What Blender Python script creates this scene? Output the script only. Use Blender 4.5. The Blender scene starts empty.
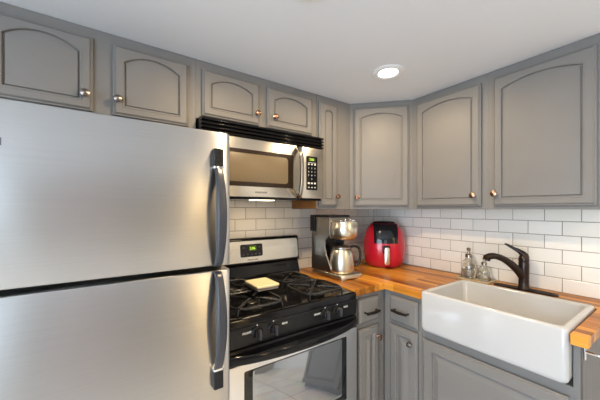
import bpy, bmesh, math, random
from math import sin, cos, pi, radians
from mathutils import Vector, Matrix
random.seed(7)
SC = bpy.context.scene
COL = SC.collection

# ------------------------------------------------------------------ camera, light, exposure
cd = bpy.data.cameras.new('camera'); cam = bpy.data.objects.new('camera', cd); COL.objects.link(cam)
cam.location = (-2.058, -1.773, 1.372)
cam.rotation_euler = (radians(90), 0, radians(55.5 - 90))
cd.sensor_width = 36.0
cd.lens = 280.0 / 600.0 * 36.0
cd.shift_y = 9.0 / 600.0
cd.clip_start = 0.02
SC.camera = cam

w = bpy.data.worlds.new('world'); SC.world = w; w.use_nodes = True
w.node_tree.nodes['Background'].inputs[0].default_value = (0.75, 0.86, 1.0, 1)
w.node_tree.nodes['Background'].inputs[1].default_value = 1.2

def area(name, loc, target, sx, sy, power, color):
    l = bpy.data.lights.new(name, 'AREA'); l.shape = 'RECTANGLE'; l.size = sx; l.size_y = sy
    l.energy = power; l.color = color
    o = bpy.data.objects.new(name, l); COL.objects.link(o); o.location = loc
    d = Vector(target) - Vector(loc)
    o.rotation_euler = d.to_track_quat('-Z', 'Y').to_euler()
    return o
area('passage_lamp', (-0.85, -4.80, 2.10), (-0.85, -4.801, 0), 0.9, 0.5, 72, (1.0, 0.74, 0.38))
DAY = (0.66, 0.83, 1.0)
area('window_daylight_left', (-3.95, -2.5, 1.03), (0, -2.5, 1.03), 1.9, 1.85, 70, DAY)
area('window_daylight_front', (-3.35, -4.15, 1.3), (-3.35, 0, 1.3), 0.75, 1.5, 4.0, DAY)
WARM, NEUTRAL = (1.0, 0.74, 0.43), (1.0, 0.88, 0.70)
vs = SC.view_settings
vs.view_transform = 'Standard'; vs.look = 'None'; vs.gamma = 1.0; vs.use_curve_mapping = False
vs.exposure = 0.28

# ------------------------------------------------------------------ materials
MATS = {}
def mat(name, color, rough=0.5, metal=0.0, var=0.0, scale=8.0, bump=0.0, bscale=60.0, stretch=(1, 1, 1), **kw):
    m = bpy.data.materials.new(name); m.use_nodes = True; nt = m.node_tree; N = nt.nodes; L = nt.links
    b = N['Principled BSDF']
    b.inputs['Base Color'].default_value = (*color, 1); b.inputs['Roughness'].default_value = rough
    b.inputs['Metallic'].default_value = metal
    for k, v in kw.items(): b.inputs[k.replace('_', ' ')].default_value = v
    if var or bump:
        tc = N.new('ShaderNodeTexCoord'); mp = N.new('ShaderNodeMapping'); mp.inputs['Scale'].default_value = stretch
        L.new(tc.outputs['Object'], mp.inputs['Vector'])
    if var:
        n = N.new('ShaderNodeTexNoise'); n.inputs['Scale'].default_value = scale; n.inputs['Detail'].default_value = 4
        L.new(mp.outputs['Vector'], n.inputs['Vector'])
        r = N.new('ShaderNodeMix'); r.data_type = 'RGBA'
        r.inputs[6].default_value = (*[max(0, c * (1 - var)) for c in color], 1)
        r.inputs[7].default_value = (*[min(1, c * (1 + var)) for c in color], 1)
        L.new(n.outputs['Fac'], r.inputs[0]); L.new(r.outputs[2], b.inputs['Base Color'])
    if bump:
        n2 = N.new('ShaderNodeTexNoise'); n2.inputs['Scale'].default_value = bscale; n2.inputs['Detail'].default_value = 3
        L.new(mp.outputs['Vector'], n2.inputs['Vector'])
        bp = N.new('ShaderNodeBump'); bp.inputs['Strength'].default_value = bump; bp.inputs['Distance'].default_value = 0.002
        L.new(n2.outputs['Fac'], bp.inputs['Height']); L.new(bp.outputs['Normal'], b.inputs['Normal'])
    MATS[name] = m
    return m

def emit(name, color, s):
    m = bpy.data.materials.new(name); m.use_nodes = True; b = m.node_tree.nodes['Principled BSDF']
    b.inputs['Base Color'].default_value = (0, 0, 0, 1)
    b.inputs['Emission Color'].default_value = (*color, 1); b.inputs['Emission Strength'].default_value = s
    return m

CAB = mat('grey_cabinet_paint', (0.196, 0.188, 0.181), 0.50, 0, var=0.07, scale=5, bump=0.15, bscale=90, Specular_IOR_Level=0.32)
CABIN = mat('raw_cabinet_side_wood', (0.42, 0.17, 0.045), 0.5, 0, var=0.25, scale=6, stretch=(2, 2, 14))
CEIL = mat('ceiling_paint', (0.74, 0.745, 0.765), 0.95, 0, var=0.02, scale=3, bump=0.25, bscale=120)
WALLF = mat('dimmed_tan_wall_paint', (0.36, 0.32, 0.28), 0.9, 0, var=0.03, scale=3, bump=0.15, bscale=120)  # front wall's dimness is in this colour, to darken the fridge's reflection
WALLP = mat('wall_paint', (0.72, 0.70, 0.67), 0.9, 0, var=0.03, scale=3, bump=0.15, bscale=120)
GROUT = mat('grout', (0.33, 0.295, 0.255), 0.95, 0, var=0.08, scale=20)
WHITE = mat('white_fireclay', (0.50, 0.505, 0.515), 0.12, 0, var=0.015, scale=4, Coat_Weight=0.3)
TRIMW = mat('white_trim_paint', (0.82, 0.82, 0.82), 0.4, 0, var=0.02)
BLACK = mat('black_enamel', (0.006, 0.006, 0.007), 0.10, 0, var=0.2, scale=20, Specular_IOR_Level=0.25)
BLACKP = mat('black_plastic', (0.008, 0.008, 0.009), 0.24, 0, var=0.2, scale=30, Specular_IOR_Level=0.3)
IRON = mat('black_cast_iron', (0.014, 0.014, 0.014), 0.22, 0, var=0.2, scale=40, bump=0.05, bscale=200)
HANDLEG = mat('charcoal_handle_plastic', (0.032, 0.034, 0.042), 0.32, 0, var=0.06, scale=10)
CHROME = mat('chrome', (0.75, 0.75, 0.76), 0.12, 1, var=0.03)
NICKEL = mat('dark_pewter_knob', (0.23, 0.2, 0.18), 0.28, 1, var=0.1, scale=50)
COPPER = mat('antique_copper_knob', (0.36, 0.21, 0.15), 0.25, 1, var=0.15, scale=50)
PULL = mat('oil_rubbed_pull', (0.035, 0.03, 0.03), 0.28, 0.7, var=0.2, scale=50)
BRONZE = mat('oil_rubbed_bronze', (0.035, 0.024, 0.02), 0.28, 0.65, var=0.15, scale=30)
MWGLASS = mat('microwave_window_screen', (0.15, 0.115, 0.068), 0.30, 0.0, var=0.06, scale=3)
MWFRAME = mat('dark_brown_window_frame', (0.022, 0.014, 0.009), 0.2, 0, var=0.1, Specular_IOR_Level=0.3)
RED = mat('glossy_red_plastic', (0.50, 0.010, 0.030), 0.2, 0, var=0.04, Coat_Weight=0.4)
DGLASS = mat('black_glass', (0.008, 0.009, 0.012), 0.06, 0, var=0.1, scale=5)
CREAM = mat('cream_ceramic', (0.78, 0.68, 0.42), 0.4, 0, var=0.06, scale=12)
GREYP = mat('grey_pad', (0.27, 0.24, 0.23), 0.5, 0, var=0.08, scale=20)
TRAY = mat('tan_stone_tray', (0.5, 0.41, 0.26), 0.45, 0, var=0.15, scale=25)
LETTER = mat('grey_lettering', (0.05, 0.045, 0.04), 0.5, 0, var=0.05)
LETTERW = mat('white_lettering', (0.62, 0.62, 0.6), 0.5, 0, var=0.05)
BADGE = mat('grey_badge', (0.12, 0.12, 0.13), 0.35, 0.6, var=0.05)
SOAP = mat('clear_soap', (0.95, 0.95, 0.92), 0.05, 0, var=0.01, Transmission_Weight=1.0, IOR=1.33)
LAMPG = emit('lamp_diffuser_glow', (1.0, 0.97, 0.92), 9.0)
TASKG = emit('cooktop_lamp_glow', (1.0, 0.84, 0.6), 4.0)
GREEN = emit('green_led_digits', (0.55, 0.85, 0.06), 1.3)
LEDBG = emit('green_led_backlight', (0.12, 0.17, 0.01), 0.35)
DOORW = mat('door_paint', (0.45, 0.36, 0.33), 0.45, 0, var=0.06, scale=4)
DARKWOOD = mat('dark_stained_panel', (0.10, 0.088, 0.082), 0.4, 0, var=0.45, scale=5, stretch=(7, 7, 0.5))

def glass_mat():
    m = bpy.data.materials.new('clear_glass'); m.use_nodes = True; b = m.node_tree.nodes['Principled BSDF']
    b.inputs['Base Color'].default_value = (0.97, 0.99, 0.97, 1); b.inputs['Roughness'].default_value = 0.02
    b.inputs['Transmission Weight'].default_value = 1.0; b.inputs['IOR'].default_value = 1.45
    return m
GLASS = glass_mat()

def steel_mat(name, color, rough, aniso=0.0, rot=0.25, smudge=0.0):
    """brushed stainless steel: fine horizontal brushing plus a few dull smudges"""
    m = bpy.data.materials.new(name); m.use_nodes = True; nt = m.node_tree; N = nt.nodes; L = nt.links
    b = N['Principled BSDF']; b.inputs['Metallic'].default_value = 1.0
    tc = N.new('ShaderNodeTexCoord')
    mp = N.new('ShaderNodeMapping'); mp.inputs['Scale'].default_value = (3, 3, 420); L.new(tc.outputs['Object'], mp.inputs['Vector'])
    n = N.new('ShaderNodeTexNoise'); n.inputs['Scale'].default_value = 1.0; n.inputs['Detail'].default_value = 3; L.new(mp.outputs['Vector'], n.inputs['Vector'])
    mx = N.new('ShaderNodeMix'); mx.data_type = 'RGBA'
    mx.inputs[6].default_value = (*[c * 0.93 for c in color], 1); mx.inputs[7].default_value = (*[min(1, c * 1.07) for c in color], 1)
    L.new(n.outputs['Fac'], mx.inputs[0]); L.new(mx.outputs[2], b.inputs['Base Color'])
    if smudge:
        n2 = N.new('ShaderNodeTexNoise'); n2.inputs['Scale'].default_value = 5.5; n2.inputs['Detail'].default_value = 3; n2.inputs['Roughness'].default_value = 0.65
        L.new(tc.outputs['Object'], n2.inputs['Vector'])
        mr = N.new('ShaderNodeMapRange'); mr.inputs[1].default_value = 0.45; mr.inputs[2].default_value = 0.75
        mr.inputs[3].default_value = rough; mr.inputs[4].default_value = rough + smudge
        L.new(n2.outputs['Fac'], mr.inputs[0]); L.new(mr.outputs[0], b.inputs['Roughness'])
    else:
        b.inputs['Roughness'].default_value = rough
    if aniso:
        b.inputs['Anisotropic'].default_value = aniso; b.inputs['Anisotropic Rotation'].default_value = rot
        t = N.new('ShaderNodeTangent'); t.direction_type = 'RADIAL'; t.axis = 'Z'; L.new(t.outputs[0], b.inputs['Tangent'])
    return m
FRIDGE = steel_mat('fridge_stainless', (0.50, 0.49, 0.48), 0.28, 0.85, 0.25, 0.015)
STEEL = steel_mat('appliance_stainless', (0.60, 0.56, 0.49), 0.27, 0.5, 0.25)
STEELD = steel_mat('coffee_maker_steel', (0.36, 0.335, 0.31), 0.34, 0.4)
SILVER = steel_mat('polished_silver_steel', (0.72, 0.66, 0.55), 0.30)
DCHROME = mat('dark_chrome', (0.34, 0.30, 0.25), 0.18, 1, var=0.05)

def oven_glass():
    m = mat('oven_mirror_glass', (0.37, 0.39, 0.42), 0.05, 0.9, var=0.04, scale=4)
    return m
OVENG = oven_glass()
RSTEEL = steel_mat('brightened_range_stainless', (0.82, 0.83, 0.86), 0.34, 0.3)  # lighter copy of the appliance steel; its colour brightens the dark oven door

def tile_mat():
    m = bpy.data.materials.new('white_glazed_subway_tile'); m.use_nodes = True; nt = m.node_tree; N = nt.nodes; L = nt.links
    b = N['Principled BSDF']; b.inputs['Roughness'].default_value = 0.16
    g = N.new('ShaderNodeNewGeometry'); r = N.new('ShaderNodeValToRGB')
    r.color_ramp.elements[0].color = (0.85, 0.81, 0.74, 1); r.color_ramp.elements[1].color = (0.92, 0.885, 0.825, 1)
    L.new(g.outputs['Random Per Island'], r.inputs[0]); L.new(r.outputs[0], b.inputs['Base Color'])
    tc = N.new('ShaderNodeTexCoord'); n = N.new('ShaderNodeTexNoise'); n.inputs['Scale'].default_value = 9
    L.new(tc.outputs['Object'], n.inputs['Vector'])
    bp = N.new('ShaderNodeBump'); bp.inputs['Strength'].default_value = 0.25; bp.inputs['Distance'].default_value = 0.004
    L.new(n.outputs['Fac'], bp.inputs['Height']); L.new(bp.outputs['Normal'], b.inputs['Normal'])
    return m
TILE = tile_mat()

def butcher_mat():
    m = bpy.data.materials.new('butcher_block'); m.use_nodes = True; nt = m.node_tree; N = nt.nodes; L = nt.links
    b = N['Principled BSDF']; b.inputs['Roughness'].default_value = 0.36; b.inputs['Specular IOR Level'].default_value = 0.3
    tc = N.new('ShaderNodeTexCoord'); mp = N.new('ShaderNodeMapping'); mp.inputs['Rotation'].default_value = (0, 0, pi / 2)
    L.new(tc.outputs['Object'], mp.inputs['Vector'])
    br = N.new('ShaderNodeTexBrick'); br.inputs['Scale'].default_value = 1.0
    br.inputs['Brick Width'].default_value = 0.43; br.inputs['Row Height'].default_value = 0.041; br.offset = 0.37; br.offset_frequency = 2
    br.inputs['Mortar Size'].default_value = 0.0009; br.inputs['Mortar Smooth'].default_value = 0.3; br.inputs['Bias'].default_value = 0.0
    br.inputs['Color1'].default_value = (0, 0, 0, 1); br.inputs['Color2'].default_value = (1, 1, 1, 1); br.inputs['Mortar'].default_value = (0.0, 0.0, 0.0, 1)
    L.new(mp.outputs['Vector'], br.inputs['Vector'])
    m2 = N.new('ShaderNodeMapping'); m2.inputs['Scale'].default_value = (26, 1.6, 26); L.new(tc.outputs['Object'], m2.inputs['Vector'])
    n = N.new('ShaderNodeTexNoise'); n.inputs['Scale'].default_value = 2.4; n.inputs['Detail'].default_value = 6; n.inputs['Roughness'].default_value = 0.65; n.inputs['Distortion'].default_value = 0.6
    L.new(m2.outputs['Vector'], n.inputs['Vector'])
    mx = N.new('ShaderNodeMix'); mx.data_type = 'FLOAT'; mx.inputs[0].default_value = 0.55
    L.new(br.outputs['Color'], mx.inputs[2]); L.new(n.outputs['Fac'], mx.inputs[3])
    r = N.new('ShaderNodeValToRGB'); e = r.color_ramp.elements
    e[0].position = 0.22; e[0].color = (0.15, 0.045, 0.007, 1); e[1].position = 0.80; e[1].color = (0.76, 0.36, 0.055, 1)
    k = e.new(0.48); k.color = (0.50, 0.19, 0.022, 1)
    L.new(mx.outputs[0], r.inputs[0]); L.new(r.outputs[0], b.inputs['Base Color'])
    return m
WOOD = butcher_mat()

def floor_mat():
    m = bpy.data.materials.new('grey_stone_floor_tile'); m.use_nodes = True; nt = m.node_tree; N = nt.nodes; L = nt.links
    b = N['Principled BSDF']; b.inputs['Roughness'].default_value = 0.35
    tc = N.new('ShaderNodeTexCoord')
    br = N.new('ShaderNodeTexBrick'); br.inputs['Scale'].default_value = 1.0; br.inputs['Brick Width'].default_value = 0.45; br.inputs['Row Height'].default_value = 0.45; br.offset = 0.0
    br.inputs['Mortar Size'].default_value = 0.004; br.inputs['Color1'].default_value = (0.62, 0.61, 0.59, 1); br.inputs['Color2'].default_value = (0.74, 0.73, 0.71, 1)
    br.inputs['Mortar'].default_value = (0.17, 0.16, 0.15, 1)
    L.new(tc.outputs['Object'], br.inputs['Vector'])
    n = N.new('ShaderNodeTexNoise'); n.inputs['Scale'].default_value = 5; n.inputs['Detail'].default_value = 8; L.new(tc.outputs['Object'], n.inputs['Vector'])
    mx = N.new('ShaderNodeMix'); mx.data_type = 'RGBA'; mx.blend_type = 'OVERLAY'; mx.inputs[0].default_value = 0.45
    L.new(br.outputs['Color'], mx.inputs[6]); L.new(n.outputs['Color'], mx.inputs[7]); L.new(mx.outputs[2], b.inputs['Base Color'])
    return m
FLOORM = floor_mat()

# ------------------------------------------------------------------ mesh helpers
def BM(): return bmesh.new()

def box(bm, x0, x1, y0, y1, z0, z1):
    v = [bm.verts.new((x, y, z)) for z in (z0, z1) for y in (y0, y1) for x in (x0, x1)]
    for f in ((0, 2, 3, 1), (4, 5, 7, 6), (0, 1, 5, 4), (2, 6, 7, 3), (0, 4, 6, 2), (1, 3, 7, 5)):
        bm.faces.new([v[i] for i in f])

def loops(bm, rings, cap0=True, cap1=True, closed=True):
    R = [[bm.verts.new(p) for p in ring] for ring in rings]
    n = len(R[0])
    for a, b in zip(R, R[1:]):
        for i in range(n if closed else n - 1):
            j = (i + 1) % n
            bm.faces.new((a[i], a[j], b[j], b[i]))
    if cap0: bm.faces.new(list(reversed(R[0])))
    if cap1: bm.faces.new(R[-1])
    return R

def lathe(bm, prof, M=None, n=28):
    """prof = [(r, z)...] revolved about local Z, then transformed by M"""
    M = M or Matrix()
    rings = [[M @ Vector((max(r, 1e-5) * cos(2 * pi * k / n), max(r, 1e-5) * sin(2 * pi * k / n), z)) for k in range(n)] for r, z in prof]
    loops(bm, rings)

def axis(p, d):
    """matrix whose Z axis is d, at p"""
    q = Vector(d).normalized().to_track_quat('Z', 'Y')
    return Matrix.Translation(Vector(p)) @ q.to_matrix().to_4x4()

def cyl(bm, p0, p1, r, r1=None, n=20):
    d = Vector(p1) - Vector(p0)
    lathe(bm, [(r, 0), (r1 if r1 is not None else r, d.length)], axis(p0, d), n)

def tube(bm, pts, rad, n=12, sx=1.0, closed=False):
    """swept tube; rad a number or one per point; sx squashes the section sideways"""
    P = [Vector(p) for p in pts]; m = len(P)
    if not isinstance(rad, (list, tuple)): rad = [rad] * m
    rings = []; up = None
    for i in range(m):
        if closed: t = (P[(i + 1) % m] - P[i - 1]).normalized()
        else: t = (P[min(i + 1, m - 1)] - P[max(i - 1, 0)]).normalized()
        if up is None:
            up = Vector((0, 0, 1)) if abs(t.z) < 0.9 else Vector((0, 1, 0))
        s = t.cross(up).normalized(); up = s.cross(t).normalized()
        rings.append([P[i] + (s * cos(2 * pi * k / n) * sx + up * sin(2 * pi * k / n)) * rad[i] for k in range(n)])
    if closed:
        rings.append(rings[0]); loops(bm, rings, False, False); bmesh.ops.remove_doubles(bm, verts=bm.verts, dist=1e-6)
    else: loops(bm, rings)

def spline(pts, k=8):
    """Catmull-Rom through the points"""
    P = [Vector(p) for p in pts]; P = [2 * P[0] - P[1]] + P + [2 * P[-1] - P[-2]]
    out = []
    for i in range(1, len(P) - 2):
        for s in range(k):
            t = s / k; a, b, c, d = P[i - 1], P[i], P[i + 1], P[i + 2]
            out.append(0.5 * ((2 * b) + (c - a) * t + (2 * a - 5 * b + 4 * c - d) * t * t + (3 * b - a - 3 * c + d) * t ** 3))
    out.append(P[-2]); return out

def lerp_list(vals, k=8):
    out = []
    for a, b in zip(vals, vals[1:]): out += [a + (b - a) * s / k for s in range(k)]
    return out + [vals[-1]]

def rrect(x0, x1, y0, y1, r, z=0.0, n=5):
    pts = []
    r = max(r, 1e-4)
    for cx, cy, a in ((x1 - r, y1 - r, 0), (x0 + r, y1 - r, 90), (x0 + r, y0 + r, 180), (x1 - r, y0 + r, 270)):
        for k in range(n + 1):
            t = radians(a + 90 * k / n); pts.append((cx + r * cos(t), cy + r * sin(t), z))
    return pts

def rslab(bm, x0, x1, z0, z1, y0, y1, r, bev=0.0, n=5):
    """rounded-corner slab standing in XZ, front face at y0 (y0 < y1)"""
    def ring(inset, y): return [(p[0], y, p[1]) for p in rrect(x0 + inset, x1 - inset, z0 + inset, z1 - inset, max(r - inset, 1e-4), 0, n)]
    R = [ring(0, y1), ring(0, y0 + bev)]
    if bev: R += [ring(bev * 0.3, y0 + bev * 0.3), ring(bev, y0)]
    loops(bm, R)

def obj(name, bm, m, parent=None, bevel=0.0, seg=2, smooth=True, angle=40, origin=None):
    bmesh.ops.recalc_face_normals(bm, faces=bm.faces)
    if origin is not None: bmesh.ops.translate(bm, verts=bm.verts, vec=-Vector(origin))
    me = bpy.data.meshes.new(name); bm.to_mesh(me); bm.free()
    me.materials.append(m)
    if smooth:
        for p in me.polygons: p.use_smooth = True
        me.set_sharp_from_angle(angle=radians(angle))
    o = bpy.data.objects.new(name, me); COL.objects.link(o)
    if parent: o.parent = parent
    if bevel:
        b = o.modifiers.new('bevel', 'BEVEL'); b.width = bevel; b.segments = seg; b.limit_method = 'ANGLE'; b.angle_limit = radians(35); b.harden_normals = False
    return o

def thing(name, label, cat, loc=(0, 0, 0), rotz=0.0, group=None):
    o = bpy.data.objects.new(name, None); COL.objects.link(o); o.empty_display_size = 0.05
    o.location = loc; o.rotation_euler = (0, 0, rotz); o['label'] = label; o['category'] = cat
    if group: o['group'] = group
    return o

def wpos(o):
    p = Vector(o.location)
    while o.parent: o = o.parent; p += Vector(o.location)
    return p

def part(name, bm, m, parent, **kw):
    """part whose mesh is given in world coordinates (unrotated things)"""
    return obj(name, bm, m, parent, origin=wpos(parent), **kw)

def struct(name, bm, m, parent=None, **kw):
    o = obj(name, bm, m, parent, **kw)
    if not parent: o['kind'] = 'structure'
    return o

def text(name, s, size, loc, rot, m, parent, align='LEFT', spacing=1.0, extrude=0.0002):
    c = bpy.data.curves.new(name, 'FONT'); c.body = s; c.size = size; c.align_x = align; c.extrude = extrude; c.offset = 0.00035; c.space_character = spacing
    tmp = bpy.data.objects.new(name, c); COL.objects.link(tmp)
    me = bpy.data.meshes.new_from_object(tmp.evaluated_get(bpy.context.evaluated_depsgraph_get()))
    bpy.data.objects.remove(tmp); bpy.data.curves.remove(c)
    me.materials.clear(); me.materials.append(m); o = bpy.data.objects.new(name, me); COL.objects.link(o)
    o.parent = parent; o.location = Vector(loc) - wpos(parent); o.rotation_euler = rot
    return o
FACE_FRONT = (pi / 2, 0, 0)

# ------------------------------------------------------------------ the setting
CZ = 2.134
XL, YF = -4.0, -4.2
bm = BM(); box(bm, XL - 0.1, 0.1, YF - 1.3, 0.1, -0.1, 0); struct('floor', bm, FLOORM, smooth=False)
bm = BM(); box(bm, XL - 0.1, 0.1, YF - 1.3, 0.1, CZ, CZ + 0.1); struct('ceiling', bm, CEIL, smooth=False)
bm = BM(); box(bm, XL - 0.1, 0.1, 0, 0.1, 0, CZ); wall_back = struct('wall_back', bm, WALLP, smooth=False)
bm = BM(); box(bm, 0, 0.1, YF, 0, 0, CZ); wall_right = struct('wall_right', bm, WALLP, smooth=False)

def wall_with_openings(bm, lo, hi, opens, place):
    """wall along u in [lo,hi] with rectangular openings (u0,u1,z0,z1)"""
    u = lo
    for u0, u1, z0, z1 in sorted(opens):
        place(bm, u, u0, 0, CZ)
        if z0 > 0: place(bm, u0, u1, 0, z0)
        place(bm, u0, u1, z1, CZ); u = u1
    place(bm, u, hi, 0, CZ)
bm = BM(); wall_with_openings(bm, YF, 0, [(-3.5, -1.5, 0.04, 2.0)], lambda b, u0, u1, z0, z1: box(b, XL - 0.1, XL, u0, u1, z0, z1))
struct('wall_left', bm, WALLP, smooth=False)
bm = BM(); wall_with_openings(bm, XL, 0, [(-3.75, -2.95, 0.5, 2.0), (-2.70, -1.90, 0.0, 2.03), (-0.97, -0.69, 0.0, 2.03)], lambda b, u0, u1, z0, z1: box(b, u0, u1, YF - 0.1, YF, z0, z1))
struct('wall_front', bm, WALLF, smooth=False)

def window(name, along, u0, u1, z0, z1, mull):
    def bx(b, a0, a1, d0, d1, c0, c1):
        if along == 'x': box(b, a0, a1, YF - 0.1 + d0, YF - 0.1 + d1, c0, c1)
        else: box(b, XL - 0.1 + d0, XL - 0.1 + d1, a0, a1, c0, c1)
    f = BM(); t = 0.05
    bx(f, u0, u0 + t, 0, 0.06, z0, z1); bx(f, u1 - t, u1, 0, 0.06, z0, z1)
    bx(f, u0 + t, u1 - t, 0, 0.06, z0, z0 + t); bx(f, u0 + t, u1 - t, 0, 0.06, z1 - t, z1)
    for k in range(1, mull + 1):
        c = u0 + (u1 - u0) * k / (mull + 1); bx(f, c - 0.025, c + 0.025, 0, 0.06, z0 + t, z1 - t)
    o = struct(name, f, TRIMW, smooth=False)
    g = BM(); bx(g, u0 + t, u1 - t, 0.015, 0.021, z0 + t, z1 - t); obj('pane', g, GLASS, o, smooth=False)
window('window_1', 'y', -3.5, -1.5, 0.04, 2.0, 1)
window('window_2', 'x', -3.75, -2.95, 0.5, 2.0, 0)
f_ = BM(); box(f_, -2.695, -1.905, YF - 0.07, YF - 0.03, 0.005, 2.025); door_o = struct('reflection_door_1', f_, DOORW, smooth=False)  # unseen door, added to put vertical bands in the fridge's reflection
for z0_, z1_ in ((0.15, 0.85), (1.0, 1.9)):
    for x0_ in (-2.60, -2.26):
        f_ = BM(); rslab(f_, x0_, x0_ + 0.26, z0_, z1_, YF - 0.03, YF - 0.02, 0.01, 0.006); bmesh.ops.scale(f_, vec=(1, -1, 1), space=Matrix.Translation((0, -(YF - 0.025), 0)), verts=f_.verts); obj('door_panel', f_, DOORW, door_o)

# lit passage beyond the narrow opening
bm = BM(); box(bm, -1.9, 0.1, YF - 1.3, YF - 1.2, 0, CZ); box(bm, -1.9, -1.8, YF - 1.2, YF - 0.1, 0, CZ); box(bm, 0.0, 0.1, YF - 1.2, YF - 0.1, 0, CZ)
struct('wall_passage', bm, WALLP, smooth=False)

# backsplash tiles: real bevelled tiles over a grout bed
TW, TH, G, T = 0.1515, 0.0780, 0.0035, 0.007
def splash(parent, plane, lo, hi, z0, z1, anchor, bounds):
    b = BM()
    k = 0
    while True:
        za, zb = 0.914 + k * TH, 0.914 + (k + 1) * TH
        k += 1
        if za > z1: break
        zb2, za2 = min(zb, z1), max(za, z0)
        if zb2 - za2 < 0.012: continue
        a = anchor + (0 if k % 2 else TW / 2)
        n0 = int((lo - a) / TW) - 2
        for i in range(n0, n0 + 60):
            u0, u1 = a + i * TW + G / 2, a + (i + 1) * TW - G / 2
            u0, u1 = max(u0, lo), min(u1, hi)
            if u1 - u0 < 0.008: continue
            if not bounds((u0 + u1) / 2, (za2 + zb2) / 2): continue
            e = 0.0018; zz0, zz1 = za2 + G / 2, zb2 - G / 2
            R = [(0, 0.0), (0, T - e), (e * 0.3, T - e * 0.3), (e, T)]
            rings = []
            for ins, d in R:
                q = [(u0 + ins, zz0 + ins), (u1 - ins, zz0 + ins), (u1 - ins, zz1 - ins), (u0 + ins, zz1 - ins)]
                rings.append([(p[0], -d - 0.002, p[1]) if plane == 'y' else (-d - 0.002, p[0], p[1]) for p in q])
            loops(b, rings)
    return obj('tile_backsplash', b, TILE, parent, smooth=False)
g = BM(); box(g, -1.75, -0.0065, -0.0065, 0, 0.70, 1.434); gb = obj('grout_bed', g, GROUT, wall_back, smooth=False)
g = BM(); box(g, -0.0065, 0, -1.60, -0.0065, 0.914, 1.40); gr = obj('grout_bed', g, GROUT, wall_right, smooth=False)
splash(wall_back, 'y', -1.75, -0.010, 0.72, 1.434, -1.138 + TW / 2, lambda u, z: z < 1.372 or u < -0.921)
splash(wall_right, 'x', -1.60, -0.010, 0.914, 1.3725, -1.02, lambda u, z: True)

# ------------------------------------------------------------------ cabinet doors
def panel_loop(x0, x1, z0, z1, spring, sag, d, n=14):
    """outline of the raised panel; top is an arc when sag > 0; d insets it"""
    pts = [(x0 + d, z0 + d), (x1 - d, z0 + d)]
    if sag <= 0:
        return pts + [(x1 - d, z1 - d), (x0 + d, z1 - d)]
    h = (x1 - x0) / 2; cx = (x0 + x1) / 2
    R = (h * h + sag * sag) / (2 * sag); zc = spring + sag - R
    R2, h2 = R - d, h - d
    a = math.asin(h2 / R2)
    for k in range(n + 1):
        t = a - 2 * a * k / n
        pts.append((cx + R2 * sin(t), zc + R2 * cos(t)))
    return pts

def door_mesh(w_, h_, margin, top, sag, raised=False, t=0.021, off=0.003):
    """door in local coords: x 0..w, z 0..h, back at y=0, front at y=-t"""
    b = BM()
    def rect(ins, y): return [(ins, y, ins), (w_ - ins, y, ins), (w_ - ins, y, h_ - ins), (ins, y, h_ - ins)]
    R = loops(b, [rect(0, -off), rect(0, -t + 0.010), rect(0.002, -t + 0.0075), rect(0.006, -t + 0.0065), rect(0.0075, -t + 0.004), rect(0.013, -t)], True, False)
    args = (margin, w_ - margin, margin, h_ - top, h_ - top, sag)
    def ring(d, y): return [(p[0], y, p[1]) for p in panel_loop(*args, d)]
    if raised: seq = [(-0.007, -t), (-0.003, -t - 0.0012), (0, -t + 0.001), (0.0015, -t + 0.010), (0.006, -t + 0.011), (0.034, -t + 0.0015), (0.036, -t + 0.0005)]
    else: seq = [(-0.008, -t), (-0.006, -t - 0.0015), (-0.003, -t - 0.0018), (-0.0005, -t), (0.0005, -t + 0.010), (0.0050, -t + 0.0105), (0.0075, -t + 0.0045), (0.010, -t + 0.0040)]
    Q = loops(b, [ring(d, y) for d, y in seq], False, True)
    es = []
    for ring_ in (R[-1], Q[0]):
        for i in range(len(ring_)):
            es.append(b.edges.get((ring_[i], ring_[(i + 1) % len(ring_)])))
    bmesh.ops.triangle_fill(b, use_beauty=True, use_dissolve=False, edges=es)
    return b

def drawer_mesh(w_, h_, t=0.021):
    b = BM()
    def rect(ins, y): return [(ins, y, ins), (w_ - ins, y, ins), (w_ - ins, y, h_ - ins), (ins, y, h_ - ins)]
    loops(b, [rect(0, -0.003), rect(0, -t + 0.010), rect(0.003, -t + 0.007), rect(0.012, -t + 0.0015), rect(0.014, -t)])
    return b

KNOB = [(0.0085, 0), (0.0085, 0.002), (0.0055, 0.005), (0.005, 0.011), (0.0085, 0.0145), (0.0145, 0.017), (0.0165, 0.021), (0.0155, 0.0245), (0.011, 0.0265), (0.008, 0.0275), (0.006, 0.0285), (0.0001, 0.0288)]
def bumpers(parent, w_, h_):
    for x, z in ((0.008, 0.008), (w_ - 0.008, 0.008), (0.008, h_ - 0.008), (w_ - 0.008, h_ - 0.008)):
        b = BM(); cyl(b, (x, 0.0002, z), (x, -0.0031, z), 0.004, n=10); obj('bumper', b, LETTERW, parent)
def knob(parent, x, z, m):
    b = BM(); lathe(b, KNOB, axis((x, -0.0205, z), (0, -1, 0)), 22)
    return obj('knob', b, m, parent)

def place_door(cab, name, p, rotz, w_, h_, margin=0.043, top=0.073, sag=None, raised=False, kn=None, km=None, drawer=False, label=None):
    b = drawer_mesh(w_, h_) if drawer else door_mesh(w_, h_, margin, top, (min(0.031, 0.1 * (w_ - 2 * margin)) if sag is None else sag), raised)
    d = obj(name, b, CAB, cab, angle=25)
    d.location = Vector(p) - Vector(cab.location); d.rotation_euler = (0, 0, rotz)
    if label: d['label'] = label
    bumpers(d, w_, h_)
    if kn: knob(d, kn[0], kn[1], km)
    return d

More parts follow.
